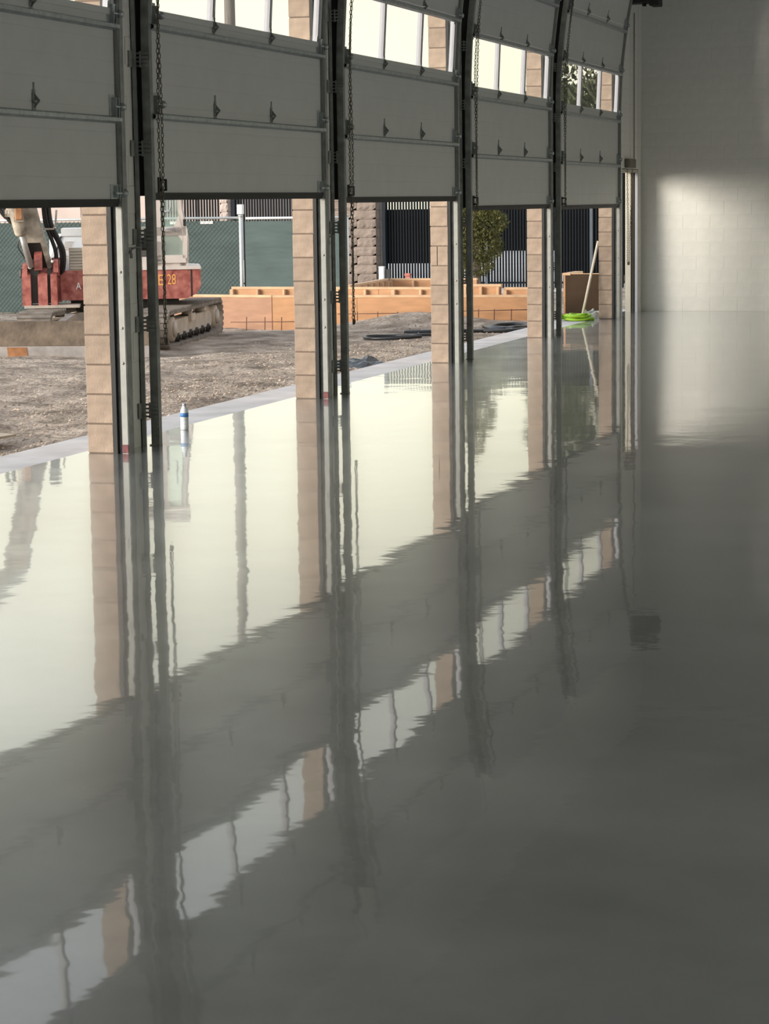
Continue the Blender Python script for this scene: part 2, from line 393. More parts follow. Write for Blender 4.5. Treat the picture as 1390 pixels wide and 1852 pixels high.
def sash_mesh():
    b = MB(); t = .05; h = .608; z0, z1 = .045, .585
    ys = [.09, 1.245, 2.49, DW-.09]
    b.cbox(-t, 0, 0, DW, 0, z0, .003); b.cbox(-t, 0, 0, DW, z1, h, .003)
    b.cbox(-t, 0, 0, .06, z0, z1, .003); b.cbox(-t, 0, DW-.06, DW, z0, z1, .003)
    for y in ys[1:3]: b.cbox(-t, 0, y-.022, y+.022, z0, z1, .003)
    return b.mesh('sash', M_white)
def pane_mesh(y0, y1):
    b = MB(); b.add([(-.025, y0, .043), (-.025, y1, .043), (-.025, y1, .587), (-.025, y0, .587)], [(0, 1, 2, 3)]); return b.mesh('pane', M_glass)
ME_sash = sash_mesh(); ME_panes = [pane_mesh(.058, 1.225), pane_mesh(1.265, 2.47), pane_mesh(2.51, DW-.058)]
def bead_mesh():
    b = MB()                                 # grey face frame screwed over the sash, room side
    b.box(0, .006, 0, DW, 0, .043); b.box(0, .006, 0, DW, .589, .608)
    for y in (1.245, 2.49): b.box(0, .006, y-.010, y+.010, .043, .589)
    b.box(0, .006, 0, .045, .043, .589); b.box(0, .006, DW-.045, DW, .043, .589)
    return b.mesh('face_frame', M_panel)
ME_bead = bead_mesh()
def seal_mesh():
    b = MB(); b.box(-.05, .012, 0, DW, -.012, .012); b.prism([(-.05, -.012), (.005, -.012), (.0, -.04), (-.045, -.04)], 'y', 0, DW); return b.mesh('bottom_seal', M_black)
def foot_mesh():
    b = MB(); b.box(0, .006, -.12, .01, .0, .11); b.box(.006, .03, -.06, -.055, .02, .1); b.cyl((.02, -.07, .05), (.02, .09, .05), .011, 8)
    b.cyl((.02, .04, .05), (.02, .075, .05), .03, 12); b.box(.004, .02, .0, .03, .0, .11); return b.mesh('bottom_bracket', M_galv)
ME_seal, ME_foot = seal_mesh(), foot_mesh()
def lift_handle():
    b = MB(); b.tube([(.0, 0, 0), (.05, 0, 0), (.05, 0, .07), (0, 0, .07)], .011, 8); b.box(0, .008, -.03, .03, -.02, .09); return b.mesh('lift_handle', M_black)
ME_handle = lift_handle()
DZ = [1.72, 1.72, 1.72, 1.72, 1.762, 1.722, 1.618, 1.598]
WORDS = ['', '', '', 'nearest', 'second nearest', 'middle', 'second farthest', 'farthest']
def door(k, n):
    yj = JAMBS[k]; z0 = DZ[k]; y0 = yj-DW-.004
    d = struct(empty('door_%d' % n, (XD, y0, z0)))
    d['label'] = '%s sectional overhead door, raised half way, with a row of panes' % WORDS[k] if WORDS[k] else 'sectional overhead door raised half way'
    def put(name, me, z, y=0, dz=0, parent=None, dx=0):
        a, ang = shear(z0+z); M = Matrix.Rotation(ang, 4, 'Y')
        p = M @ Vector((dx, y, dz)); o = link(name, me, parent or d, (a+p.x, p.y, z+p.z), (0, ang, 0)); return o
    H = .615
    for s_ in range(5):
        z = s_*H
        if s_ == 2:
            w = put('sash', ME_sash, z)
            for pm in ME_panes:
                o = link('pane', pm, w)
            link('face_frame', ME_bead, w)
        else: put('door_panel', ME_panel, z)
        hz = .545 if s_ != 2 else .575
        if s_ < 4:
            put('strut', ME_strut, z, -.015, hz)
            for y in (1.245, 2.49): put('hinge', ME_hinge, z+H-.0, y, .0, dx=.0)
            for y in (0.1, DW): put('roller_hinge', ME_end, z+H, y)
    put('bottom_seal', ME_seal, 0); put('bottom_bracket', ME_foot, 0, DW)
    o = put('lift_handle', ME_handle, 0, .12, .03)
    # lift cable up the far edge
    c = MB(); c.tube([(.03+lean(z0+z), DW+.03, z) for z in (.05, .9, 1.5, 2.1, 2.7, 3.1)], .004, 5); c.build('lift_cable', M_zinc, d)
    return d
for k in range(1, 8): door(k, k if k else 1)

# ------------------------------------------------------------------ door tracks
def track_things(k):
    yj = JAMBS[k]; w = WORDS[k]
    ZT = 4.58
    zs = [0, .4, 1, 1.6, 2.2, 2.75]+[2.75+.15*i for i in range(1, 13)]
    zs = [z for z in zs if z <= ZT]
    # far side of the doorway
    t = empty('door_track', (0, yj, 0))
    tag(t, 'galvanized vertical track on the far jamb of the %s overhead door' % w if w else 'track', 'door track', 'door tracks on the far jambs')
    b = MB(); b.box(.192, .222, -.006, .03, 0, OPEN_TOP); b.build('weather_seal', M_black, t)
    b = MB(); b.box(.222, .252, .03, .05, 0, OPEN_TOP); b.box(.195, .199, .05, .12, 0, OPEN_TOP); b.build('mounting_angle', M_galvd, t)
    def sweep(prof, mb):
        rings = [[(p[0]+lean(z), p[1], z) for p in prof] for z in zs]; n = len(prof)
        vs_ = [v for r in rings for v in r]
        fs = [(i*n+j, i*n+(j+1) % n, (i+1)*n+(j+1) % n, (i+1)*n+j) for i in range(len(zs)-1) for j in range(n)]+[tuple(range(n))[::-1], tuple(range((len(zs)-1)*n, len(zs)*n))]
        mb.add(vs_, fs)
    b = MB(); sweep([(.254, .006), (.296, .006), (.296, .075), (.292, .075), (.292, .012), (.254, .012)], b)
    ch = b.build('channel', M_zinc, t)
    b = MB(); sweep([(.2965, .01), (.301, .01), (.301, .10), (.2965, .10)], b); b.build('outer_lip', M_galvd, t)
    
    if k in (3, 4): MB().box(.2535, .2968, .003, .0055, .004, .062).build('red_paint_mark', M_red_mark, t)
    for z in (.25, .86, 1.47, 2.08, 2.69):
        m = MB(); m.box(.199, .292, .078, .082, z-.05, z+.05); m.box(.199, .204, .078, .13, z-.05, z+.05); m.build('bracket', M_galvd, t)
    for z in (.62, .86, 1.24): MB().cyl((.275, .003, z), (.275, .007, z), .010, 8).build('bolt', M_zinc, t)
    # near side of the same doorway
    y0 = yj-S+PW
    t = empty('door_track', (0, y0, 0))
    tag(t, 'galvanized vertical track standing off the near jamb of the %s overhead door' % w if w else 'track', 'door track', 'door tracks on the near jambs')
    b = MB(); b.box(.192, .197, -.10, -.015, 0, OPEN_TOP); b.box(.192, .225, -.10, -.095, 0, OPEN_TOP); b.build('mounting_angle', M_galvd, t)
    b = MB(); sweep([(.238, -.028), (.242, -.028), (.242, .03), (.296, .03), (.296, -.022), (.238, -.022)][:0] or [(.238, -.030), (.298, -.030), (.298, .025), (.294, .025), (.294, -.025), (.238, -.025)], b); b.build('channel', M_galvd, t)
    b = MB()
    zz = [DZ[k]-.01]+[z for z in zs if z > DZ[k]]
    vs_ = [v for z in zz for v in ((.15, .003, z), (.232+lean(z), .028, z), (.232+lean(z), .068, z), (.15, .040, z))]
    b.add(vs_, [(i*4+j, i*4+(j+1) % 4, i*4+4+(j+1) % 4, i*4+4+j) for i in range(len(zz)-1) for j in range(4)]+[(0, 1, 2, 3)]); b.build('side_seal', M_black, t)  # seal strip widened and swept to block daylight in the slit
    for z in (.25, .86, 1.47, 2.08, 2.69, 3.3):
        m = MB(); m.box(.197, .202, -.155, -.05, z-.055, z+.055)
        for q in (-.046, -.018, .010, .038): m.box(.199, .294, -.05, -.044, z+q-.004, z+q+.009)
        m.box(.236, .24, -.06, -.03, z-.055, z+.055); m.build('bracket', M_galvd, t)
    for z in (.075, .16, .135): MB().cyl((.285, -.034, z), (.285, -.030, z), .008, 8).build('bolt', M_zinc, t)
    m = MB(); m.box(.235, .31, -.06, .0, 0.001, .008); m.build('foot_plate', M_zinc, t)
for k in range(3, 8): track_things(k)
# track of the next bay beyond the first pier in view is the second nearest door's; hand chains hang beside the near tracks
def chain_link_pts(): 
    return [(.0, .008*math.cos(a), .022*math.sin(a)) for a in [2*math.pi*i/8 for i in range(8)]]
def hand_chain(name, x, y, z0, z1, label, gap=.03, pz=.034):
    b = MB(); n = int((z1-z0)/pz)
    def lk(p, d, flip):
        d = Vector(d).normalized(); a = Vector((1, 0, 0)) if flip else Vector((0, 1, 0))
        a = (a-d*a.dot(d)).normalized(); pts = [Vector(p)+a*.009*math.cos(t)+d*.021*math.sin(t) for t in [2*math.pi*i/8 for i in range(8)]]
        b.tube(pts, .0034, 4, closed=True)
    for i in range(n):
        sw = .006*math.sin(i*.11)
        lk((x+sw+lean(z0+i*pz), y, z0+.02+i*pz), (0, 0, 1), i % 2)
        lk((x+.012-sw+lean(z0+i*pz), y+gap*min(1, .25+i/40), z0+.02+i*pz), (0, 0, 1), (i+1) % 2)
    for j in range(4):
        t = math.pi*j/3; lk((x+.006, y+gap*.12-gap*.12*math.cos(t), z0+.02-.02*math.sin(t)), (0, math.sin(t), -math.cos(t)+.01), j % 2)
    o = b.build(name, M_chain, None, (x, y, z0)); tag(o, label, 'chain', 'hand chains of the overhead doors'); return o
for k, zb in ((4, .72), (5, .62), (6, 1.60), (7, 1.60)):
    yn = JAMBS[k]-S+PW
    hand_chain('hand_chain', .345, yn-.01+.02, zb, 4.45, 'steel hand chain hanging at the near edge of the %s overhead door' % WORDS[k], gap=.006)
hand_chain('hand_chain', .235, 32.70, .735, 2.10, 'rusty hand chain looped in front of the side doorway by the corner', gap=.26)
# chain keepers on the first piers
for k, w in ((3, 'first'), (4, 'second')):
    y = JAMBS[k]+.39; b = MB(); b.box(.191, .197, y-.03, y+.01, 1.36, 1.40); b.tube([(.195, y, 1.385), (.225, y+.03, 1.40), (.235, y+.055, 1.395)], .007, 6)
    b.tube([(.195, y-.02, 1.37), (.215, y-.045, 1.35), (.215, y-.05, 1.325)], .011, 6)
    tag(b.build('chain_keeper', M_galvd, None, (.191, y, 1.36)), 'small steel chain keeper hook on the inner face of the %s pier' % w, 'hook', 'chain keepers on the piers')

# ------------------------------------------------------------------ side doorway by the corner, header plate, conduit
d = struct(empty('door_8', (0, MD0, 0)))
def dpart(name, m, *bx):
    b = MB()
    for q in bx: b.box(*q)
    return b.build(name, m, d)
wid = MD1-MD0
dpart('door_frame', M_beige, (.0, .085, wid-.03, wid-.001, 0, MDT), (.0, .19, .0, .03, 0, MDT), (.0, .19, .03, wid-.03, MDT-.03, MDT+.01))
dpart('door_stop', M_black, (.085, .098, wid-.045, wid-.001, 0, MDT))
dpart('jamb_strip', M_brown, (.098, .125, wid-.025, wid-.001, 0, MDT))
dpart('seal_strip', M_black, (.125, .145, wid-.012, wid-.001, 0, MDT))
dpart('jamb_bead', M_white, (.148, .188, wid-.035, wid-.001, 0, MDT-.02))
o = MB().cbox(.192, .25, 32.70, 33.28, 2.12, 2.25, .006).box(.25, .256, 32.78, 33.2, 2.14, 2.23).build('header_plate', M_brown, None, (.192, 32.7, 2.12))  # wide header plate, a lintel cover over the side doorway
tag(o, 'brown steel header plate on the wall above the side doorway', 'box')
o = MB().cyl((.205, 33.36, 2.12), (.205, 33.36, 4.35), .008, 8).build('conduit', M_conduit, None, (.205, 33.36, 2.12))
tag(o, 'thin dark conduit running up the wall from the brown header plate', 'pipe')
o = empty('door_operator', (.50, 32.9, 4.40)); tag(o, 'black motor unit at the top of the wall beside the far corner', 'motor')
MB().cbox(-.30, .02, -.15, .2, .045, .5, .01).build('housing', M_black, o); MB().cbox(.02, .16, -.12, .22, .0, .45, .01).build('motor', M_black, o)
MB().cyl((-.06, -.02, .06), (-.06, -.02, .0), .03, 10).build('drum', M_black, o)
tag(MB().box(.192, .20, MD0+.02, MD0+.10, 4.0, 4.16, None).build('wall_plate', M_brown, None, (.192, MD0, 4)), 'small brown plate on the wall beside the farthest track', 'plate')

# ------------------------------------------------------------------ water bottle
o = empty('water_bottle', (.055, 15.98, 0)); tag(o, 'small clear water bottle with a blue label standing on the slab in the second doorway', 'bottle')
MB().lathe([(.026, 0), (.031, .006), (.031, .035), (.029, .04), (.031, .045), (.031, .06), (.029, .065), (.031, .07), (.031, .135), (.026, .155), (.015, .175), (.0125, .178), (.0125, .184)]).build('body', M_pet, o)
MB().lathe([(.0318, .098), (.0318, .128)]).build('label_band', M_label, o)
MB().lathe([(.0145, .180), (.0150, .182), (.0150, .197), (.0140, .199)], n=14).build('cap', M_white, o)
MB().lathe([(.028, .004), (.0288, .09)]).build('water', M_pet, o)

# ------------------------------------------------------------------ ground outside
def gz(x, y):
    z = -.10
    s_ = min(1, max(0, (y-29.5)/3.5)); s_ = s_*s_*(3-2*s_)
    z -= .15*s_*min(1, max(0, (-x-2.5)/3))
    z += .17*math.exp(-((x+2.9)/.9)**2-((y-32.1)/.8)**2)+.05*math.exp(-((x+1.6)/.8)**2-((y-32.2)/.6)**2)
    z -= .13*math.exp(-((x+2.0)/.9)**2-((y-15.7)/1.0)**2)
    z += .04*noise.noise((x*.6, y*.6, 3))+.03*noise.noise((x*1.9, y*1.9, 1))
    z += .012*noise.noise((x*6, y*6, 2))
    if x > -.8: z = z*(-(x+.5)/.3)+(-.075)*(1-(-(x+.5)/.3)) if x < -.5 else -.12
    return z
g = MB()
xs = [-.50-.09*i for i in range(90)]+[-8.7-.4*i for i in range(20)]
ys_ = [9+.13*i for i in range(200)]+[35+.5*i for i in range(22)]
nx, ny = len(xs), len(ys_)
g.add([(x, y, gz(x, y)) for y in ys_ for x in xs], [(j*nx+i, j*nx+i+1, (j+1)*nx+i+1, (j+1)*nx+i) for j in range(ny-1) for i in range(nx-1)], True)
struct(g.build('dirt_ground', M_dirt))
far = MB(); far.box(-140, -8, -60, 46, -1.0, -.55); far.box(-8, -.52, -60, 9.3, -1, -.2)
struct(far.build('ground_beyond', M_dirt))
struct(MB().box(-140, 60, 45.5, 230, -.8, -.30).build('road', M_road))
# loose clods, chips and rocks
cl = MB()
def rock(p, r):
    u = [(1, 0, 0), (-1, 0, 0), (0, 1, 0), (0, -1, 0), (0, 0, 1), (0, 0, -1)]
    vs_ = [(p[0]+a*r*random.uniform(.6, 1.4), p[1]+b_*r*random.uniform(.6, 1.4), p[2]+c*r*random.uniform(.3, .8)) for a, b_, c in u]
    cl.add(vs_, [(0, 2, 4), (2, 1, 4), (1, 3, 4), (3, 0, 4), (2, 0, 5), (1, 2, 5), (3, 1, 5), (0, 3, 5)])
for i in range(15000):
    x = -.56-abs(random.gauss(0, 1.9)) if random.random() < .7 else random.uniform(-8, -.6); y = random.uniform(11, 33)
    if y > 31.6 or (x < -3.6 and y > 23.6): continue
    if noise.noise((x*.9, y*.5, 9)) < -.12 and random.random() < .8: continue
    rock((x, y, gz(x, y)), random.choice((.007, .009, .011, .014, .018, .024)))
o = cl.build('dirt_clods', M_clod); tag(o, 'loose dirt clods and chips strewn over the ground outside the doorways', 'dirt', kind='stuff')

exec_later = []
# ------------------------------------------------------------------ excavator
EX = (-5.58, 27.96, -.10)
ex = empty('excavator', EX); tag(ex, 'red and white tracked excavator parked on the dirt outside the first doorway', 'excavator')
au = math.atan2(.383, .924); MU = Matrix.Rotation(au, 4, 'Z')          # upper structure: +x to its rear, -y faces the building
def up(name, m, fn, parent=None):
    b = MB(); fn(b); b.v = [tuple(MU @ Vector(v)) for v in b.v]; return b.build(name, m, parent or ex)
tv = Vector((-.196, .981, 0)); nv = Vector((.981, .196, 0))
MT = Matrix(((nv.x, tv.x, 0, 0), (nv.y, tv.y, 0, 0), (0, 0, 1, 0), (0, 0, 0, 1)))    # undercarriage: x across, y to its rear
def un(name, m, fn, parent=None):
    b = MB(); fn(b); b.v = [tuple(MT @ Vector(v)) for v in b.v]; return b.build(name, m, parent or ex)
def stadium(l, h, n=12, inset=0):
    r = h/2-inset; pts = []
    for i in range(n+1): a = -math.pi/2+math.pi*i/n; pts.append((l/2-h/2+r*math.cos(a), h/2+r*math.sin(a)))
    for i in range(n+1): a = math.pi/2+math.pi*i/n; pts.append((-l/2+h/2+r*math.cos(a), h/2+r*math.sin(a)))
    return pts
LT, HT, WT = 4.1, .47, .42
def track_side(xc, sgn):
    def belt(b):
        o_ = stadium(LT, HT, 12); i_ = stadium(LT, HT, 12, .045); n = len(o_)
        for a, c in ((xc-WT/2, xc+WT/2),):
            vs_ = [(a, p[0], p[1]) for p in o_]+[(c, p[0], p[1]) for p in o_]+[(a, p[0], p[1]) for p in i_]+[(c, p[0], p[1]) for p in i_]
            fs = []
            for k in range(n):
                k2 = (k+1) % n
                fs += [(k, k2, k2+n, k+n), (k+2*n, k+3*n, k2+3*n, k2+2*n), (k, k+2*n, k2+2*n, k2), (k+n, k2+n, k2+3*n, k+3*n)]
            b.add(vs_, fs, False)
    t_ = un('track_belt', M_track, belt)
    # grouser bars
    P = []; st = LT-HT
    for i in range(34): P.append((-st/2+st*i/33, 0, 0)); P.append((-st/2+st*i/33, HT, math.pi))
    for i in range(1, 9):
        a = -math.pi/2+math.pi*i/9; P.append((st/2+HT/2*math.cos(a), HT/2+HT/2*math.sin(a), a+math.pi/2)); P.append((-st/2-HT/2*math.cos(a), HT/2+HT/2*math.sin(a), -a-math.pi/2))
    def bars(b):
        for y, z, a in P:
            M = Matrix.Translation((xc, y, z)) @ Matrix.Rotation(a, 4, 'X'); b.box(-WT/2-.005, WT/2+.005, -.022, .022, -.022, .004, M)
    un('track_lug', M_track, bars, t_)['kind'] = 'stuff'
    xs_ = xc+sgn*(WT/2-.06)
    un('track_frame', M_frame, lambda b: (b.prism([(-1.55, .13), (1.40, .13), (1.45, .19), (1.45, .29), (1.2, .34), (-1.3, .34), (-1.6, .28)], 'x', min(xs_, xs_-sgn*.2), max(xs_, xs_-sgn*.2)), b.box(min(xs_, xs_+sgn*.04), max(xs_, xs_+sgn*.04), -.3, .0, .28, .37)))
    for y in (-1.5, 1.62):
        un('idler_wheel', M_frame, lambda b: (b.cyl((xs_-sgn*.12, y, HT/2), (xs_+sgn*.035, y, HT/2), .155, 20), b.cyl((xs_+sgn*.035, y, HT/2), (xs_+sgn*.065, y, HT/2), .10, 14)))
    for i in range(6):
        y = -1.1+i*.44; un('roller', M_grease_shade, lambda b: (b.cyl((xs_-sgn*.1, y, .11), (xs_+sgn*.03, y, .11), .058, 14), b.cyl((xs_+sgn*.03, y, .11), (xs_+sgn*.05, y, .11), .03, 10)))
    for y in (-.2, .75): un('carrier_roller', M_frame, lambda b: b.cyl((xs_-sgn*.1, y, .38), (xs_+sgn*.03, y, .38), .04, 12))
track_side(.74, 1); track_side(-.74, -1)
un('undercarriage', M_grease_shade, lambda b: (b.box(-.55, .55, -.5, .5, .18, .42), b.cyl((0, 0, .42), (0, 0, .56), .45, 24)))
def blade(b):
    pts = [(-2.92, .0), (-2.98, .13), (-2.93, .27), (-2.86, .42), (-2.83, .42), (-2.88, .27), (-2.90, .0)]
    b.prism([(p[0], p[1]) for p in pts], 'x', -1.02, 1.02)
bl = un('dozer_blade', M_blade, blade)
un('cutting_edge', M_edge, lambda b: b.prism([(-2.95, -.02), (-3.0, .125), (-2.985, .125), (-2.93, -.02)], 'x', -1.03, 1.03), bl)
un('rust_patch', M_rust, lambda b: b.prism([(-2.957, -.01), (-3.0035, .115), (-2.99, .115), (-2.94, -.01)], 'x', -.82, -.58), bl)
for sx in (-.45, .45): un('blade_arm', M_frame, lambda b: b.prism([(-2.87, .12), (-2.87, .25), (-1.2, .42), (-.4, .42), (-.4, .28), (-1.2, .26)], 'x', sx-.05, sx+.05))
un('blade_cylinder', M_rod, lambda b: b.cyl((0, -2.8, .34), (0, -1.0, .40), .04, 10))
# upper structure, heights above the dirt (dirt is .1 below the slab)
def body(b):
    z0, z1 = .58, .96
    prof = [(-.95, z0), (.80, z0), (.93, z0+.06), (.985, z0+.16), (.985, z1), (-.95, z1), (-1.0, z1-.08), (-1.0, z0+.05)]
    b.prism(prof, 'y', -.72, .75)
pf = up('platform', M_red, body)
up('platform_seam', M_grease_shade, lambda b: b.box(.855, .875, -.7225, -.70, .60, .955), pf)
up('top_ledge', M_cab, lambda b: b.prism([(.15, .955), (.99, .955), (.99, .99), (.80, 1.0), (.15, 1.0)], 'y', -.74, .6), pf)
up('deck_post', M_red, lambda b: (b.box(-.90, -.82, -.76, -.66, .90, 1.13), b.box(-.92, -.76, -.77, -.64, 1.10, 1.13)), pf)
up('swivel_skirt', M_grease_shade, lambda b: b.box(-.7, .7, -.5, .6, .45, .59))
# engine hood with sloped front, seam, louvres and grille
def hood(b):
    b.add([(-1.02, -.62, .93), (-.1, -.62, .93), (-.1, .68, .93), (-1.02, .68, .93), (-.84, -.45, 1.40), (-.1, -.45, 1.40), (-.1, .6, 1.42), (-1.0, .6, 1.42)], [(0, 3, 2, 1), (4, 5, 6, 7), (0, 1, 5, 4), (1, 2, 6, 5), (2, 3, 7, 6), (3, 0, 4, 7)])
    b.box(-.80, -.1, -.47, .4, 1.40, 1.50)
hd = up('engine_hood', M_hood, hood)
up('hood_seam', M_grease_shade, lambda b: b.cyl((-.955, -.625, .94), (-.80, -.456, 1.40), .010, 6), hd)
for zc, xo in ((1.27, -.72), (1.09, -.79)):
    for i in range(5):
        z = zc-.045+i*.024; y = -.62+(z-.93)/.47*.17-.002; up('louvre', M_frame, lambda b: b.box(xo-.05+(z-zc)*.35, xo+.06+(z-zc)*.35, y-.004, y+.003, z, z+.008), hd)
gr = up('side_grille', M_frame, lambda b: b.box(-.70, -.2, -.66, -.5, .95, 1.25))
for i in range(7): up('grille_slat', M_beige, lambda b: b.box(-.69, -.2, -.675, -.655, .98+i*.038, 1.0+i*.038), gr)
up('exhaust_stack', M_hood, lambda b: (b.cyl((-.93, .2, 1.38), (-.93, .2, 1.58), .035, 12), b.cbox(-.98, -.88, .12, .28, 1.36, 1.42, .01)), hd)
# cab
def cabshell(b):
    y0, y1 = -.70, .35
    b.box(-.35, .80, y0, y1, 1.0, 1.12)
    b.prism([(.72, 1.0), (.83, 1.0), (.845, 1.35), (.78, 1.75), (.74, 2.45), (.66, 2.45), (.70, 1.75), (.74, 1.40)], 'y', y0, y1)       # rear post
    b.prism([(-.35, 1.0), (-.27, 1.0), (-.1, 2.45), (-.18, 2.45)], 'y', y0, y0+.08); b.prism([(-.35, 1.0), (-.27, 1.0), (-.1, 2.45), (-.18, 2.45)], 'y', y1-.08, y1)
    b.box(-.2, .78, y0, y1, 2.42, 2.52); b.box(-.33, .8, y1-.03, y1, 1.0, 1.5)
cb = up('cab', M_cab, cabshell)
def door_leaf(b):
    y0, y1 = -.735, -.695
    b.box(.42, .49, y0, y1, 1.06, 2.4)
    b.box(.42, .80, y0, y1, 1.04, 1.14); b.box(.42, .81, y0, y1, 1.39, 1.50); b.box(.42, .76, y0, y1, 2.36, 2.42)
    b.prism([(.76, 1.1), (.815, 1.1), (.83, 1.45), (.76, 1.72), (.72, 2.4), (.675, 2.4), (.71, 1.70), (.765, 1.45)], 'y', y0, y1)
    b.prism([(.49, 1.39), (.49, 1.44), (.62, 1.44), (.73, 1.66), (.76, 1.5), (.76, 1.39)], 'y', y0, y1)
    b.prism([(.70, 1.40), (.77, 1.40), (.77, 1.30)], 'y', y0, y1)
dl = up('cab_door', M_cab, door_leaf, cb)
up('door_pane', M_cabglass, lambda b: b.add([(.48, -.715, 1.46), (.74, -.715, 1.46), (.74, -.715, 2.38), (.48, -.715, 2.38), (.48, -.715, 1.12), (.78, -.715, 1.12), (.78, -.715, 1.41), (.48, -.715, 1.41)], [(0, 1, 2, 3), (4, 5, 6, 7)]), cb)
up('door_seal', M_black, lambda b: b.box(.385, .405, -.745, -.70, 1.1, 2.4), cb)
up('grab_rail', M_white, lambda b: (b.tube([(.50, -.75, 1.70), (.60, -.76, 1.70), (.62, -.76, 1.76), (.62, -.76, 2.0)], .011, 8), b.tube([(.53, -.75, 1.43), (.55, -.77, 1.48), (.66, -.77, 1.48), (.67, -.75, 1.44)], .012, 8)), cb)
up('door_hinge', M_frame, lambda b: (b.box(.36, .44, -.77, -.70, 1.13, 1.32), b.box(.38, .43, -.775, -.70, 1.04, 1.10), b.box(.33, .37, -.75, -.70, 1.02, 1.36)), cb)
up('door_latch', M_black, lambda b: b.cbox(.775, .81, -.765, -.73, 1.51, 1.60, .006), cb)
up('front_pane', M_cabglass, lambda b: b.add([(-.33, -.62, 1.12), (-.33, .27, 1.12), (-.16, .27, 2.42), (-.16, -.62, 2.42)], [(0, 1, 2, 3)]), cb)
up('seat', M_black, lambda b: (b.cbox(.1, .5, -.4, .1, 1.2, 1.36, .03), b.cbox(.42, .52, -.4, .1, 1.36, 1.9, .03)), cb)
# lettering on the red skirt
def text(body_, size, m, loc, parent, rx=math.pi/2, sx=1):
    c = bpy.data.curves.new('lettering', 'FONT'); c.body = body_; c.size = size; c.extrude = .002; c.resolution_u = 3
    tmp = bpy.data.objects.new('tmp', c); COL.objects.link(tmp); bpy.context.view_layer.update()
    me = bpy.data.meshes.new_from_object(tmp.evaluated_get(bpy.context.evaluated_depsgraph_get())); bpy.data.objects.remove(tmp)
    me.materials.clear(); me.materials.append(m)
    o = link('lettering', me, parent); o.matrix_local = MU @ Matrix.Translation(loc) @ Matrix.Rotation(rx, 4, 'X') @ Matrix.Diagonal((sx, 1, 1, 1)); return o
text('E', .20, M_yellow, (.425, -.7225, .755), pf, sx=.85); text('28', .19, M_yellow, (.55, -.7225, .765), pf, sx=.62)
text('A', .13, M_lett, (-.62, -.7225, .72), pf, sx=.75); text('s', .17, M_lett, (.34, -.7225, .775), pf, sx=.7)
BU = .13
def ub(name, m, fn, parent=None):
    b = MB(); fn(b); b.v = [tuple(MU @ (Vector(v)+Vector((BU, 0, 0)))) for v in b.v]; return b.build(name, m, parent or ex)
# swing bracket, boom, arm, bucket, hoses
def bracket(b):
    for u0, u1 in ((-1.42, -1.31), (-1.22, -1.10), (-1.06, -.98)):
        b.prism([(-1.02, .53), (-.60, .55), (-.60, .98), (-.72, 1.06), (-1.02, .90)], 'x', u0, u1)
    b.box(-1.42, -.94, -.72, -.60, .56, .90)
br = ub('swing_bracket', M_red, bracket)
ub('bracket_base', M_frame, lambda b: b.box(-1.40, -.70, -1.05, -.55, .50, .535), br)
ub('dark_gap', M_grease_shade, lambda b: (b.box(-1.32, -1.20, -.96, -.66, .56, 1.12), b.box(-1.10, -1.05, -.96, -.66, .56, 1.0), b.cbox(-1.46, -1.34, -.86, -.66, .88, 1.0, .02)), br)  # near-black blocks filling the gaps between the bracket plates
ub('top_lug', M_red, lambda b: (b.prism([(-.98, .98), (-.80, 1.0), (-.80, 1.12), (-.88, 1.22), (-.98, 1.10)], 'x', -1.26, -1.16), b.prism([(-.98, .95), (-.80, .95), (-.85, 1.12), (-.95, 1.10)], 'x', -1.02, -.96), b.prism([(-1.0, .9), (-.8, .9), (-.85, 1.08), (-.97, 1.06)], 'x', -1.40, -1.35)), br)
ub('pivot_pin', M_lett, lambda b: (b.cyl((-1.31, -1.05, 1.02), (-1.31, -.97, 1.02), .022, 10), b.cyl((-1.03, -1.0, 1.09), (-1.03, -.95, 1.09), .018, 10)), br)
BP = [Vector((-1.17, -.80, 1.02)), Vector((-1.33, -.95, 1.75)), Vector((-1.60, -1.30, 3.05)), Vector((-2.5, -2.2, 3.75)), Vector((-3.2, -2.9, 3.6))]
def slab(b, P, w0, w1, hs, u0=None):
    """box section following P, across = +x of the upper structure"""
    X = Vector((1, 0, 0)); rings = []
    for i, p in enumerate(P):
        d_ = (P[min(i+1, len(P)-1)]-P[max(i-1, 0)]).normalized(); n_ = d_.cross(X).normalized()
        h = hs[i]; rings += [p+X*w0-n_*h, p+X*w1-n_*h, p+X*w1+n_*h, p+X*w0+n_*h]
    k = len(P); fs = [(0, 3, 2, 1), tuple(range(4*k-4, 4*k))]
    for i in range(k-1):
        for j in range(4): fs.append((i*4+j, i*4+(j+1) % 4, i*4+4+(j+1) % 4, i*4+4+j))
    b.add(rings, fs)
def lerp(a, b_, t): return a+(b_-a)*t
fork0 = lerp(BP[0], BP[1], .45)
bm_ = ub('boom', M_cream, lambda b: (slab(b, [fork0, BP[1], BP[2], BP[3], BP[4]], -.16, .12, [.10, .12, .15, .13, .10])))
ub('boom_fork', M_cream, lambda b: (slab(b, [BP[0], lerp(BP[0], BP[1], .25), fork0, lerp(BP[0], BP[1], .7)], .07, .13, [.06, .09, .10, .11]), slab(b, [BP[0], lerp(BP[0], BP[1], .25), fork0, lerp(BP[0], BP[1], .7)], -.17, -.11, [.06, .09, .10, .11])), bm_)
ub('fork_shade', M_grease_shade, lambda b: slab(b, [BP[0], fork0], -.11, .07, [.03, .05]), bm_)  # black fill painted as the shadow in the gap between the fork plates
cy0, cy1 = Vector((-1.30, -1.02, 1.02)), Vector((-1.52, -1.22, 1.98))
ub('cylinder_rod', M_rod, lambda b: b.cyl(cy0, lerp(cy0, cy1, .55), .040, 12), bm_)
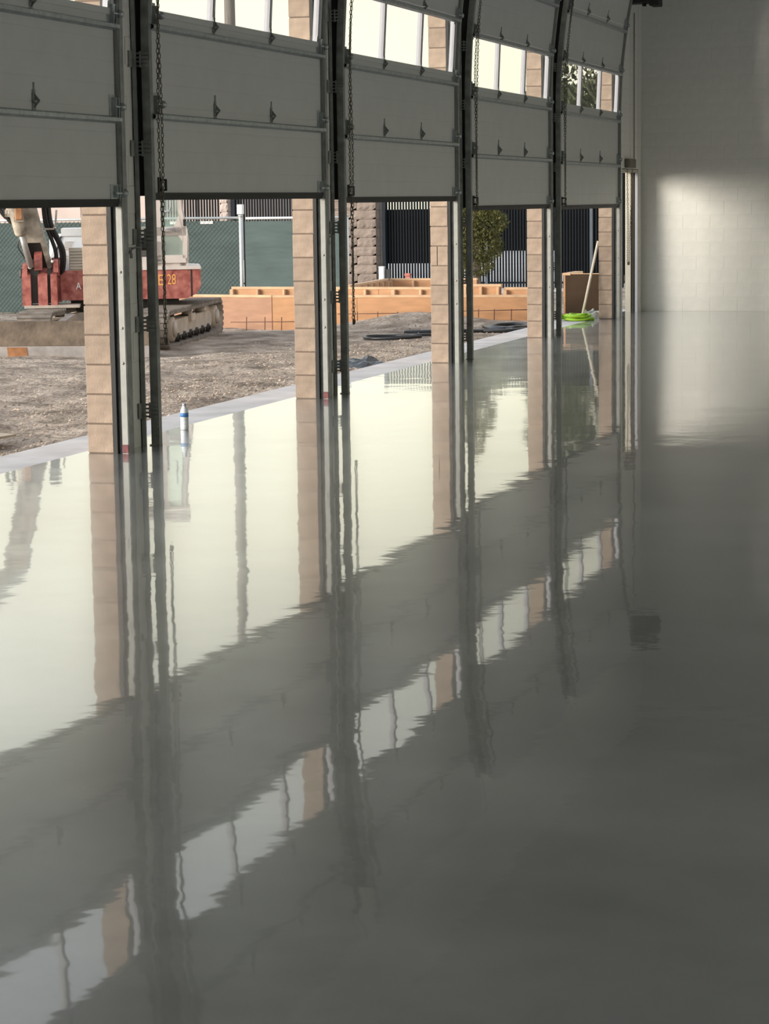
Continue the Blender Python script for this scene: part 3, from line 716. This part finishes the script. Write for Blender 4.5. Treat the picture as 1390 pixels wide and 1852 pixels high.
ub('boom_cylinder', M_cream, lambda b: (b.tube([lerp(cy0, cy1, t) for t in (.42, .44, .46, .80, .82, 1.0)], .07, 14, rs=[.05, .078, .085, .085, .07, .07]), b.box(*[q for p in (( -1.48, -1.36), (-1.26, -1.10), (1.60, 1.66)) for q in p])), bm_)
ub('cylinder_port', M_rust, lambda b: b.cbox(-1.46, -1.37, -1.29, -1.2, 1.62, 1.86, .01), bm_)
for q, pth in enumerate(([(-1.10, -.92, 1.95), (-1.08, -.90, 1.6), (-1.0, -.85, 1.42), (-.93, -.8, 1.25), (-.92, -.76, 1.02), (-.98, -.7, .95)], [(-1.06, -.95, 1.95), (-1.04, -.92, 1.62), (-.97, -.88, 1.42), (-.89, -.82, 1.22), (-.90, -.76, 1.0), (-.95, -.7, .92)], [(-1.13, -.9, 1.95), (-1.11, -.88, 1.6), (-1.04, -.84, 1.38), (-.99, -.8, 1.2), (-.99, -.76, 1.02), (-1.0, -.72, .95)], [(-1.55, -1.05, 2.0), (-1.62, -1.0, 1.8), (-1.56, -.98, 1.62), (-1.45, -.98, 1.55)], [(-1.62, -1.05, 2.0), (-1.70, -1.0, 1.85), (-1.60, -.98, 1.66), (-1.45, -.98, 1.6)], [(-1.42, -.95, 1.42), (-1.46, -.93, 1.3), (-1.42, -.9, 1.2), (-1.36, -.85, 1.1)])):
    def sm(p):
        P = [Vector(x) for x in p]; r = []
        for i in range(len(P)-1):
            a, b1, c, d1 = P[max(i-1, 0)], P[i], P[i+1], P[min(i+2, len(P)-1)]
            for t in (0, .25, .5, .75): r.append(.5*((2*b1)+(c-a)*t+(2*a-5*b1+4*c-d1)*t*t+(3*b1-a-3*c+d1)*t**3))
        return r+[P[-1]]
    ub('hydraulic_hose', M_bhose, lambda b: b.tube(sm(pth), .026 if q < 5 else .008, 8), bm_)
ub('hose_clamp', M_cream, lambda b: (b.box(-1.16, -1.0, -1.05, -.9, 1.78, 1.82), b.box(-1.03, -1.0, -1.05, -.9, 1.78, 1.9), b.tube([(-1.12, -.99, 1.50), (-1.0, -.99, 1.50), (-.975, -.99, 1.55), (-.955, -.99, 1.74)], .014, 6)), bm_)
ub('pin_bracket', M_cream, lambda b: (b.box(-1.60, -1.42, -1.08, -.98, 1.66, 1.70), b.box(-1.60, -1.57, -1.08, -.98, 1.66, 1.75), b.box(-1.52, -1.36, -1.06, -.96, 1.52, 1.555), b.box(-1.52, -1.49, -1.06, -.96, 1.52, 1.6)), bm_)
AP = [Vector((-2.9, -2.6, 4.0)), Vector((-3.3, -3.0, 3.5)), Vector((-3.5, -3.3, 1.6))]
ub('arm', M_cream, lambda b: slab(b, AP, -.14, .10, [.10, .16, .09]))
ub('bucket', M_red, lambda b: (b.prism([(-3.1, .9), (-3.1, 1.5), (-3.35, 1.6), (-3.55, 1.5), (-3.8, 1.1), (-3.75, .7), (-3.70, .7), (-3.74, 1.1), (-3.52, 1.44), (-3.35, 1.54), (-3.16, 1.46), (-3.14, .9)], 'x', -3.9, -3.1),))

# ------------------------------------------------------------------ chain link fence with green screen
C0, CR, CLf = Vector((-7.5, 37.5, 0)), Vector((-5.5, 37.3, 0)), Vector((-16.5, 38.3, 0))
C1 = C0+Vector((.10, -.01, 0))
def cl_fence(name, A, B, z0, z1, n, label, wires, side, side_post=False):
    d_ = B-A; Lg = d_.length; ang = math.atan2(d_.y, d_.x)
    f = empty(name, (A.x, A.y, 0), ang); tag(f, label, 'fence', 'green screened chain link fence runs')
    for i in range(1 if side_post else 0, n+1):
        x = Lg*i/n; MB().cyl((x, 0, z0-.2), (x, 0, z1+.02), .034, 10).cyl((x, 0, z1+.02), (x, 0, z1+.05), .042, 10).build('post', M_post, f)
    MB().cyl((0, 0, z1), (Lg, 0, z1), .022, 8).build('top_rail', M_post, f)
    k = max(2, int(Lg/.12)); s_ = MB()
    vs_ = [(Lg*i/k, side*.045+.012*noise.noise((i*.31, j*.9, Lg)), z0+(z1-.05-z0)*j/8) for j in range(9) for i in range(k+1)]
    s_.add(vs_, [(j*(k+1)+i, j*(k+1)+i+1, (j+1)*(k+1)+i+1, (j+1)*(k+1)+i) for j in range(8) for i in range(k)], True); s_.build('windscreen', M_green, f)
    w = MB(); stp = wires; h = z1-.03-z0; i = -h
    while i < Lg:
        for sgn in (1, -1):
            x0, x1 = (i, i+h) if sgn > 0 else (i+h, i)
            za, zb = z0, z1-.03; xa, xb = x0, x1
            lo, hi = 0, Lg
            def clip(x): return za+(zb-za)*(x-x0)/(x1-x0)
            if max(xa, xb) < lo or min(xa, xb) > hi: continue
            pa, pb = [xa, za], [xb, zb]
            if pa[0] < lo: pa = [lo, clip(lo)]
            if pa[0] > hi: pa = [hi, clip(hi)]
            if pb[0] < lo: pb = [lo, clip(lo)]
            if pb[0] > hi: pb = [hi, clip(hi)]
            w.tube([(pa[0], -.006*sgn, pa[1]), (pb[0], -.006*sgn, pb[1])], .0035, 3)
        i += stp
    o = w.build('wire_mesh', M_wire, f); o['kind'] = 'stuff'
    return f
f1 = cl_fence('chain_link_fence', C1, CR, -.3, 1.43, 1, 'face-on run of green screened chain link fence right of the grey corner post', .075, -1, True)
f2 = cl_fence('chain_link_fence', C0, CLf, -.4, 1.44, 3, 'long receding run of green screened chain link fence behind the excavator', .085, -1)
for x, z in ((.55, 1.36), (1.15, 1.36)): MB().box(x, x+.25, -.04, -.03, z-.02, z+.03).build('tie_strap', M_lett, f2)
o = MB().cbox(-.05, .05, -.05, .05, 0, .17, .008).build('meter_box', M_lett, None, (0, 0, 0), (-7.5, 37.5, 1.50)); tag(o, 'white box on top of the fence corner post', 'box')
for x, z, r in ((1.35, .96, .2), (1.26, .84, -1.0)): 
    b = MB(); b.prism([(-.08, 0), (.06, .02), (.08, -.02), (-.02, -.03)], 'y', -.004, 0); o = b.build('screen_tear', M_lett, f1, loc=(x, -.012, z)); o.rotation_euler = (0, r, 0)

# ------------------------------------------------------------------ timber formwork
def form_run(name, A, B, z0, z1, label, m=M_form, panels=1.2, studs=0, back=False, cat='formwork'):
    d_ = Vector(B)-Vector(A); Lg = d_.length; f = empty(name, (A[0], A[1], 0), math.atan2(d_.y, d_.x)); tag(f, label, cat, 'orange timber formwork')
    n = max(1, round(Lg/panels))
    for i in range(n):
        x0, x1 = Lg*i/n, Lg*(i+1)/n; MB().cbox(x0+.002, x1-.002, 0, .019, z0, z1-.02, .002).build('plywood_panel', m, f)
    MB().cbox(0, Lg, -.006, .09, z1-.02, z1+.018, .003).build('top_plate', M_lumber, f)
    k = int(Lg/studs) if studs else 0
    for i in range(k+1 if studs else 0):
        x = min(Lg-.04, i*studs); y0, y1 = (-.07, -.001) if back else (.02, .09)
        MB().cbox(x, x+.038 if i % 3 else x+.06, y0, y1, z0, z1-.022, .003).build('stud', M_lumber, f)
    return f
form_run('timber_formwork', (-5.33, 33.0), (-1.25, 33.0), -.45, .27, 'long low orange formwork wall running behind the second to fourth doorways')
form_run('timber_formwork', (-7.2, 33.45), (-5.35, 33.03), -.5, .27, 'darker angled formwork panel left of the corner, behind the excavator track', M_form2)
form_run('timber_formwork', (-6.6, 34.6), (-2.75, 34.2), -.3, .34, 'inner formwork wall with exposed studs behind the long low front wall', studs=.47, back=True)
form_run('timber_formwork', (-2.62, 34.2), (-2.02, 34.2), -.3, .385, 'short taller bay of studded formwork in front of the conifer', studs=.27, back=True)
form_run('timber_formwork', (-1.98, 34.2), (-1.2, 34.2), -.3, .335, 'short lower bay of studded formwork left of the fourth pier', studs=.4, back=True)
form_run('timber_formwork', (-4.96, 38.0), (-3.4, 38.0), -.3, .345, 'rearmost studded formwork wall below the iron fence', studs=.42, back=True)
form_run('timber_formwork', (-4.72, 35.0), (-4.98, 38.0), -.3, .345, 'side formwork wall receding below the block pillar', studs=.45, back=True)
b = MB().cbox(-.045, .05, -.02, .03, 0, .09, .003).build('timber_offcut', M_lumber, None, (0, 0, 0), (-5.18, 34.38, .36)); tag(b, 'pale timber offcut lying on top of the formwork', 'wood')
# rebar mats tied in front of the formwork
def rebar(A, B, zs, xs_, z0, z1, label):
    f = empty('rebar_mat', (A[0], A[1], 0), math.atan2(B[1]-A[1], B[0]-A[0])); tag(f, label, 'rebar', 'rebar standing before the formwork'); Lg = (Vector(B)-Vector(A)).length
    for z in zs: MB().cyl((0, 0, z), (Lg, 0, z+.02), .007, 6).build('bar', M_rebar, f)
    for x in xs_: MB().cyl((x, .012, z0), (x+.01, .012, z1), .007, 6).build('stake', M_rebar, f)
rebar((-5.85, 32.55), (-4.15, 32.5), (-.10, -.245), (.25, .55, .82, 1.22), -.3, -.02, 'rusty rebar grid standing before the formwork corner in the second doorway')
rebar((-4.2, 32.75), (-2.7, 32.75), (.015,), (.30, .62, .93, 1.25), -.3, .05, 'rusty rebar row before the formwork in the middle doorway')
rebar((-2.25, 32.8), (-1.25, 32.8), (.06,), (.22, .46, .72), -.2, .09, 'rusty rebar row before the formwork left of the fourth pier')
# dark form box by the last doorway
f = empty('form_box', (-1.03, 34.15, -.04)); tag(f, 'dark plywood form box with orange timber end beside the farthest pier', 'formwork')
MB().cbox(.03, .82, 0, .02, 0, .59, .003).build('plywood_panel', M_dply, f)
MB().cbox(0, .03, -.005, .05, -.08, .575, .003).build('corner_post', M_form, f)
MB().cbox(-.02, .11, -.01, .9, .575, .61, .003).build('top_rail', M_lumber, f)
MB().cbox(0.005, .025, .05, .9, -.1, .2, .002).build('side_panel', M_form2, f)
MB().cbox(-.03, .02, .08, .85, .24, .28, .003).cbox(-.03, .02, .08, .85, .32, .36, .003).build('brace', M_form, f)
MB().cbox(.0, .02, .05, .9, .40, .55, .002).build('end_board', M_lumber, f)
MB().cbox(.11, .82, -.002, .022, .592, .604, .002).build('top_edge', M_lumber, f)
# pole leaning on the last pier
o = MB().cyl((-.185, 31.47, .0), (-.018, 31.83, 1.09), .019, 10).build('leaning_pole', M_pole, None, (-.185, 31.47, 0)); tag(o, 'pale wooden pole leaning against the farthest pier', 'pole')
# lime hose coil
b = MB(); pts = []
for i in range(9*20):
    a = 2*math.pi*i/20; k = i//20; r = .14+.065*math.sin(k*2.3)+.01*math.sin(a*3+k)
    pts.append((-.24+1.05*r*math.cos(a)+.03*math.sin(k*1.7), 31.38+1.1*r*math.sin(a)+.02*math.cos(k*2.1), .016+.0085*k+.008*math.sin(a*2+k)))
b.tube(pts, .0155, 7); b.tube([(-.42, 31.2, .06), (-.40, 31.2, .06)], .042, 14); b.tube([(-.30, 31.24, .016), (-.1, 31.3, .016), (.0, 31.42, .016), (-.03, 31.55, .016)], .0155, 7)
o = b.build('hose_coil', M_hose, None, (-.24, 31.38, 0)); tag(o, 'lime green hose coiled on the slab in the farthest doorway', 'hose')
def crumple(name, m, c, sx, sy, h, seed, label, cat):
    b = MB(); n = 14; vs_ = []
    for j in range(n+1):
        for i in range(n+1):
            u, v = i/n*2-1, j/n*2-1; e_ = max(0, 1-(u*u+v*v)); e_ = e_**.6
            q = noise.noise((u*2.3+seed, v*2.3, 1))*.6+noise.noise((u*5+seed, v*5, 2))*.45
            vs_.append((c[0]+u*sx+.04*q*sx, c[1]+v*sy, c[2]+max(0, h*e_*(.55+q))+.002))
    b.add(vs_, [(j*(n+1)+i, j*(n+1)+i+1, (j+1)*(n+1)+i+1, (j+1)*(n+1)+i) for j in range(n) for i in range(n)]); o = b.build(name, m, None, c); tag(o, label, cat); return o
crumple('plastic_film', M_clear, (-.20, 32.05, 0), .17, .25, .16, 3, 'crumpled pale plastic film lying between the lime hose and the farthest pier', 'plastic')
crumple('plastic_bag', M_bag, (-1.0, 23.75, -.09), .34, .3, .13, 8, 'crumpled black plastic at the slab edge beyond the second pier', 'plastic')
# black hoses on the dirt
def ground_hose(P, label, r=.022, off=.03):
    Pv = [Vector((x, y, gz(x, y)+off)) for x, y in P]; r_ = []
    for i in range(len(Pv)-1):
        a, b1, c, d1 = Pv[max(i-1, 0)], Pv[i], Pv[i+1], Pv[min(i+2, len(Pv)-1)]
        for t in [q/6 for q in range(6)]: r_.append(.5*((2*b1)+(c-a)*t+(2*a-5*b1+4*c-d1)*t*t+(3*b1-a-3*c+d1)*t**3))
    r_.append(Pv[-1]); b = MB(); b.tube(r_, r, 7); o = b.build('black_hose', M_bhose, None, tuple(Pv[0])); tag(o, label, 'hose', 'black hoses on the dirt')
ground_hose([(-1.7, 28.6), (-2.0, 28.35), (-2.35, 28.4), (-2.5, 28.75), (-2.2, 29.0), (-1.8, 28.9), (-1.45, 29.2), (-1.55, 29.7), (-1.2, 29.9)], 'black hose loop on the dirt in front of the third pier')
ground_hose([(-1.45, 30.9), (-1.2, 30.5), (-.95, 30.6), (-.85, 31.1), (-1.1, 31.4), (-1.35, 31.2), (-1.3, 30.7), (-.9, 30.45)], 'black hose tangle on the dirt behind the third pier', .03)
ground_hose([(-2.4, 30.2), (-1.7, 30.25), (-1.05, 30.15), (-.70, 30.3)], 'short black hose end lying at the slab edge left of the fourth pier', .028)
# plywood sheet, scrap and litter
o = MB().cbox(-1.1, 0, -1.2, 0, 0, .018, .002).build('plywood_sheet', M_ply, None, (0, 0, 0), (-1.49, 16.27, -.105)); o.rotation_euler = (.0, .03, -.14); tag(o, 'pale plywood sheet lying on the dirt at the left edge', 'wood')
for x, y, m, r, lb in ((-1.75, 25.0, M_scrap, .07, 'small red scrap lying on the dirt beyond the second pier'), (-2.6, 20.9, M_litter, .06, 'small white litter scrap lying on the dirt in the second doorway')):
    b = MB(); b.prism([(-r, -.02), (r*.9, -.03), (r, .02), (0, .035), (-r*.8, .02)], 'z', 0, .03); o = b.build('litter', m, None, (0, 0, 0), (x, y, gz(x, y))); o.rotation_euler = (.2, .1, .4); tag(o, lb, 'litter')

# ------------------------------------------------------------------ iron fence, block pillars, beyond
YI = 50.0
def iron_run(x0, x1, label, screens):
    f = empty('iron_fence', (x0, YI, 0)); tag(f, label, 'fence', 'tall black iron fence runs')
    b = MB(); b.prism([(-.021, -.013), (.021, -.013), (.021, .013), (-.021, .013)], 'z', -.28, 2.5); me = b.mesh('picket', M_iron)
    n = int((x1-x0)/.066)
    for i in range(n+1): link('picket', me, f, (i*(x1-x0)/n, 0, 0))
    for z in (-.16, 2.3): MB().box(0, x1-x0, -.02, .02, z-.02, z+.02).build('rail', M_iron, f)
    x = 0
    while x < x1-x0+.01: MB().box(x-.035, x+.035, -.035, .035, -.4, 2.55).build('post', M_navy, f); x += 2.4
    for a, c, za, zb, m in screens: MB().box(a-x0, c-x0, .06, .075, za, zb).build('privacy_screen', m, f)
iron_run(-14.1, -12.65, 'black iron picket fence seen above the green screen, left of the pink post', [])
iron_run(-12.35, -9.75, 'black iron picket fence between the pink post and the block pillar', [])
iron_run(-8.7, -1.6, 'dark screened iron picket fence right of the block pillar', [(-8.75, -6.3, .28, 1.50, M_screen_d), (-6.3, -4.6, .55, 2.4, M_screen_d), (-4.6, -1.6, .0, 2.4, M_screen_d)])
def pillar(x0, x1, y0, z1, m, label, bw):
    f = empty('block_pillar', ((x0+x1)/2, y0, -.35)); tag(f, label, 'pillar'); n = int((z1+.35)/.205)
    MB().box(-(x1-x0)/2+.012, (x1-x0)/2-.012, .012, .59, 0, n*.205).build('mortar_core', M_mortar, f)
    for i in range(n):
        k = 2 if bw else 1
        for j in range(k):
            xa = -(x1-x0)/2+(x1-x0)*j/k if i % 2 == 0 or k == 1 else (-(x1-x0)/2 if j == 0 else -(x1-x0)/2+(x1-x0)*.62)
            xb = xa+(x1-x0)/k if i % 2 == 0 or k == 1 else (-(x1-x0)/2+(x1-x0)*.62 if j == 0 else (x1-x0)/2)
            b = MB(); r_ = 6
            vs_ = [(xa+.004+(xb-xa-.008)*u/r_, (0 if u in (0, r_) or w in (0, 4) else -.012-.02*random.random()), i*.205+.004+.197*w/4) for w in range(5) for u in range(r_+1)]
            b.add(vs_, [(w*(r_+1)+u, w*(r_+1)+u+1, (w+1)*(r_+1)+u+1, (w+1)*(r_+1)+u) for w in range(4) for u in range(r_)])
            b.box(xa+.004, xb-.004, .0, .6, i*.205+.004, i*.205+.201); b.build('block', m, f)
    MB().cbox(-(x1-x0)/2-.03, (x1-x0)/2+.03, -.03, .63, n*.205, n*.205+.08, .01).build('cap', m, f)
pillar(-10.0, -8.80, 49.7, 2.25, M_split, 'rough tan block pillar standing behind the formwork in the middle doorway', True)
pillar(-12.6, -12.40, 49.8, 2.2, M_pale_wall, 'slim pink post between the iron fence runs above the green screen', False)
o = empty('utility_pedestal', (-8.64, 49.6, -.35)); tag(o, 'white utility pedestal at the foot of the iron fence beside the block pillar', 'box')
MB().cbox(-.06, .06, -.06, .06, 0, .55, .01).build('body', M_lett, o); MB().cbox(-.065, .065, -.065, .065, .55, .58, .01).build('cap', M_lett, o)
tag(MB().cbox(-.05, .05, -.04, .04, .2, .52, .008).cbox(-.015, .015, -.015, .015, 0, .2, .003).build('lock_box', M_black, None, (0, 0, 0), (-8.48, 49.6, -.35)), 'black lock box next to the white utility pedestal', 'box')
tag(MB().cbox(-.06, .06, -.04, .04, .0, .35, .01).cbox(-.08, .06, -.05, .05, .35, .42, .01).build('standpipe', M_red, None, (0, 0, 0), (-8.05, 49.7, -.35)), 'small capped red standpipe at the foot of the dark iron fence', 'pipe')
# pale building behind the fence on the far left
o = empty('pale_building', (-32, 76, -.5)); tag(o, 'pale pink walled building behind the fence, far left', 'building')
for i in range(14): MB().cbox(-11+i*1.5, -9.52+i*1.5, 0, .25, 0, 2.95, .01).build('wall_panel', M_pale_wall, o)
MB().box(-11.1, 10.1, .2, 9, 0, 2.9).build('core', M_pale_wall, o); MB().box(-11.2, 10.2, -.1, 9.2, 2.95, 3.1).build('roof_edge', M_hood, o)
# utility pole with cross arm
o = empty('utility_pole', (-14.7, 56.3, -.4)); tag(o, 'tall grey utility pole beyond the fence, seen through the second door window', 'pole')
MB().tube([(0, 0, 0), (0, 0, 12.2)], .15, 10, rs=[.17, .12]).build('shaft', M_wood_pole, o)
MB().cbox(-1.1, 1.1, -.06, .06, 11.2, 11.34, .01).build('cross_arm', M_wood_pole, o)
for x in (-1, -.4, .4, 1): MB().lathe([(.03, 11.34), (.05, 11.4), (.03, 11.44), (.045, 11.5)], (x, 0, 0), 8).build('insulator', M_hood, o)

# ------------------------------------------------------------------ trees
def tree(name, x, y, z0, blobs, trunk, m, n, size, label, seed):
    random.seed(seed); t = empty(name, (x, y, z0)); tag(t, label, 'tree')
    b = MB(); b.tube([Vector(p) for p in trunk[0]], .1, 8, rs=trunk[1])
    for bx, by, bz, r, h in blobs[::2]: b.tube([(0, 0, max(.3, bz-h*.6)), (bx*.5, by*.5, bz-h*.2), (bx, by, bz)], .03, 5, rs=[.05, .035, .015])
    b.build('trunk', M_bark, t); f = MB()
    tot = sum(r*r*h for *_, r, h in blobs)
    for bx, by, bz, r, h in blobs:
        for i in range(int(n*r*r*h/tot)):
            d_ = Vector((random.gauss(0, 1), random.gauss(0, 1), random.gauss(0, 1))).normalized(); q = random.uniform(.55, 1.05)
            p = Vector((bx+d_.x*r*q, by+d_.y*r*q, bz+d_.z*h*q)); o1 = (d_+Vector((random.gauss(0, .5), random.gauss(0, .5), random.gauss(.3, .5)))).normalized()
            o2 = o1.orthogonal().normalized(); o2 = (o2*math.cos(i)+o1.cross(o2)*math.sin(i)); s_ = size*random.uniform(.6, 1.4)
            f.add([p-o2*s_*.35, p+o1*s_*1.2-o2*s_*.1, p+o1*s_*1.5+o2*s_*.05, p+o2*s_*.35], [(0, 1, 2, 3)])
    o = f.build('foliage', m, t); o['kind'] = 'stuff'
tree('conifer', -4.76, 43, -.3, [(.15, 0, 1.1, .42, .32), (-.25, .1, 1.2, .45, .35), (.32, -.1, 1.55, .36, .25), (0, 0, 1.75, .5, .35), (.25, .1, 2.1, .38, .28), (-.2, 0, 2.3, .45, .4), (.1, 0, 2.75, .32, .4), (0, 0, 3.2, .2, .4), (.05, -.1, .75, .36, .22)],
     ([(0, 0, 0), (.03, 0, .9), (-.02, 0, 2), (0, 0, 3.3)], [.13, .10, .06, .02]), M_leaf, 22000, .036, 'bushy green conifer in front of the iron fence in the fourth doorway', 3)
tree('cedar_tree', -4.0, 54, -.3, [(-2.1, 0, 4.2, .35, .5), (-1.7, 0, 3.4, .6, .6), (-.6, 0, 2.6, 1.1, .7), (.7, .2, 3.0, 1.1, .8), (-.2, 0, 4.0, 1.3, .9), (.8, -.2, 4.6, 1.0, .8), (-1.0, .2, 4.9, .9, .8), (0, 0, 5.8, 1.1, .9), (.3, 0, 6.9, .7, .9), (1.6, 0, 3.9, .8, .7), (-.1, 0, 7.8, .4, .7)],
     ([(0, 0, 0), (.1, 0, 2), (-.1, 0, 5), (0, 0, 8)], [.22, .18, .10, .03]), M_leaf2, 12000, .11, 'tall dark tree beyond the fence seen through the farthest door window', 5)
tree('far_tree', -7.6, 62, -.3, [(0, 0, 3.0, .9, 1.2), (.2, 0, 4.2, .7, 1.0), (0, 0, 5.0, .4, .8)], ([(0, 0, 0), (0, 0, 4.8)], [.15, .04]), M_leaf2, 3500, .12, 'slim distant tree beyond the iron fence, left of the tall dark tree', 9)
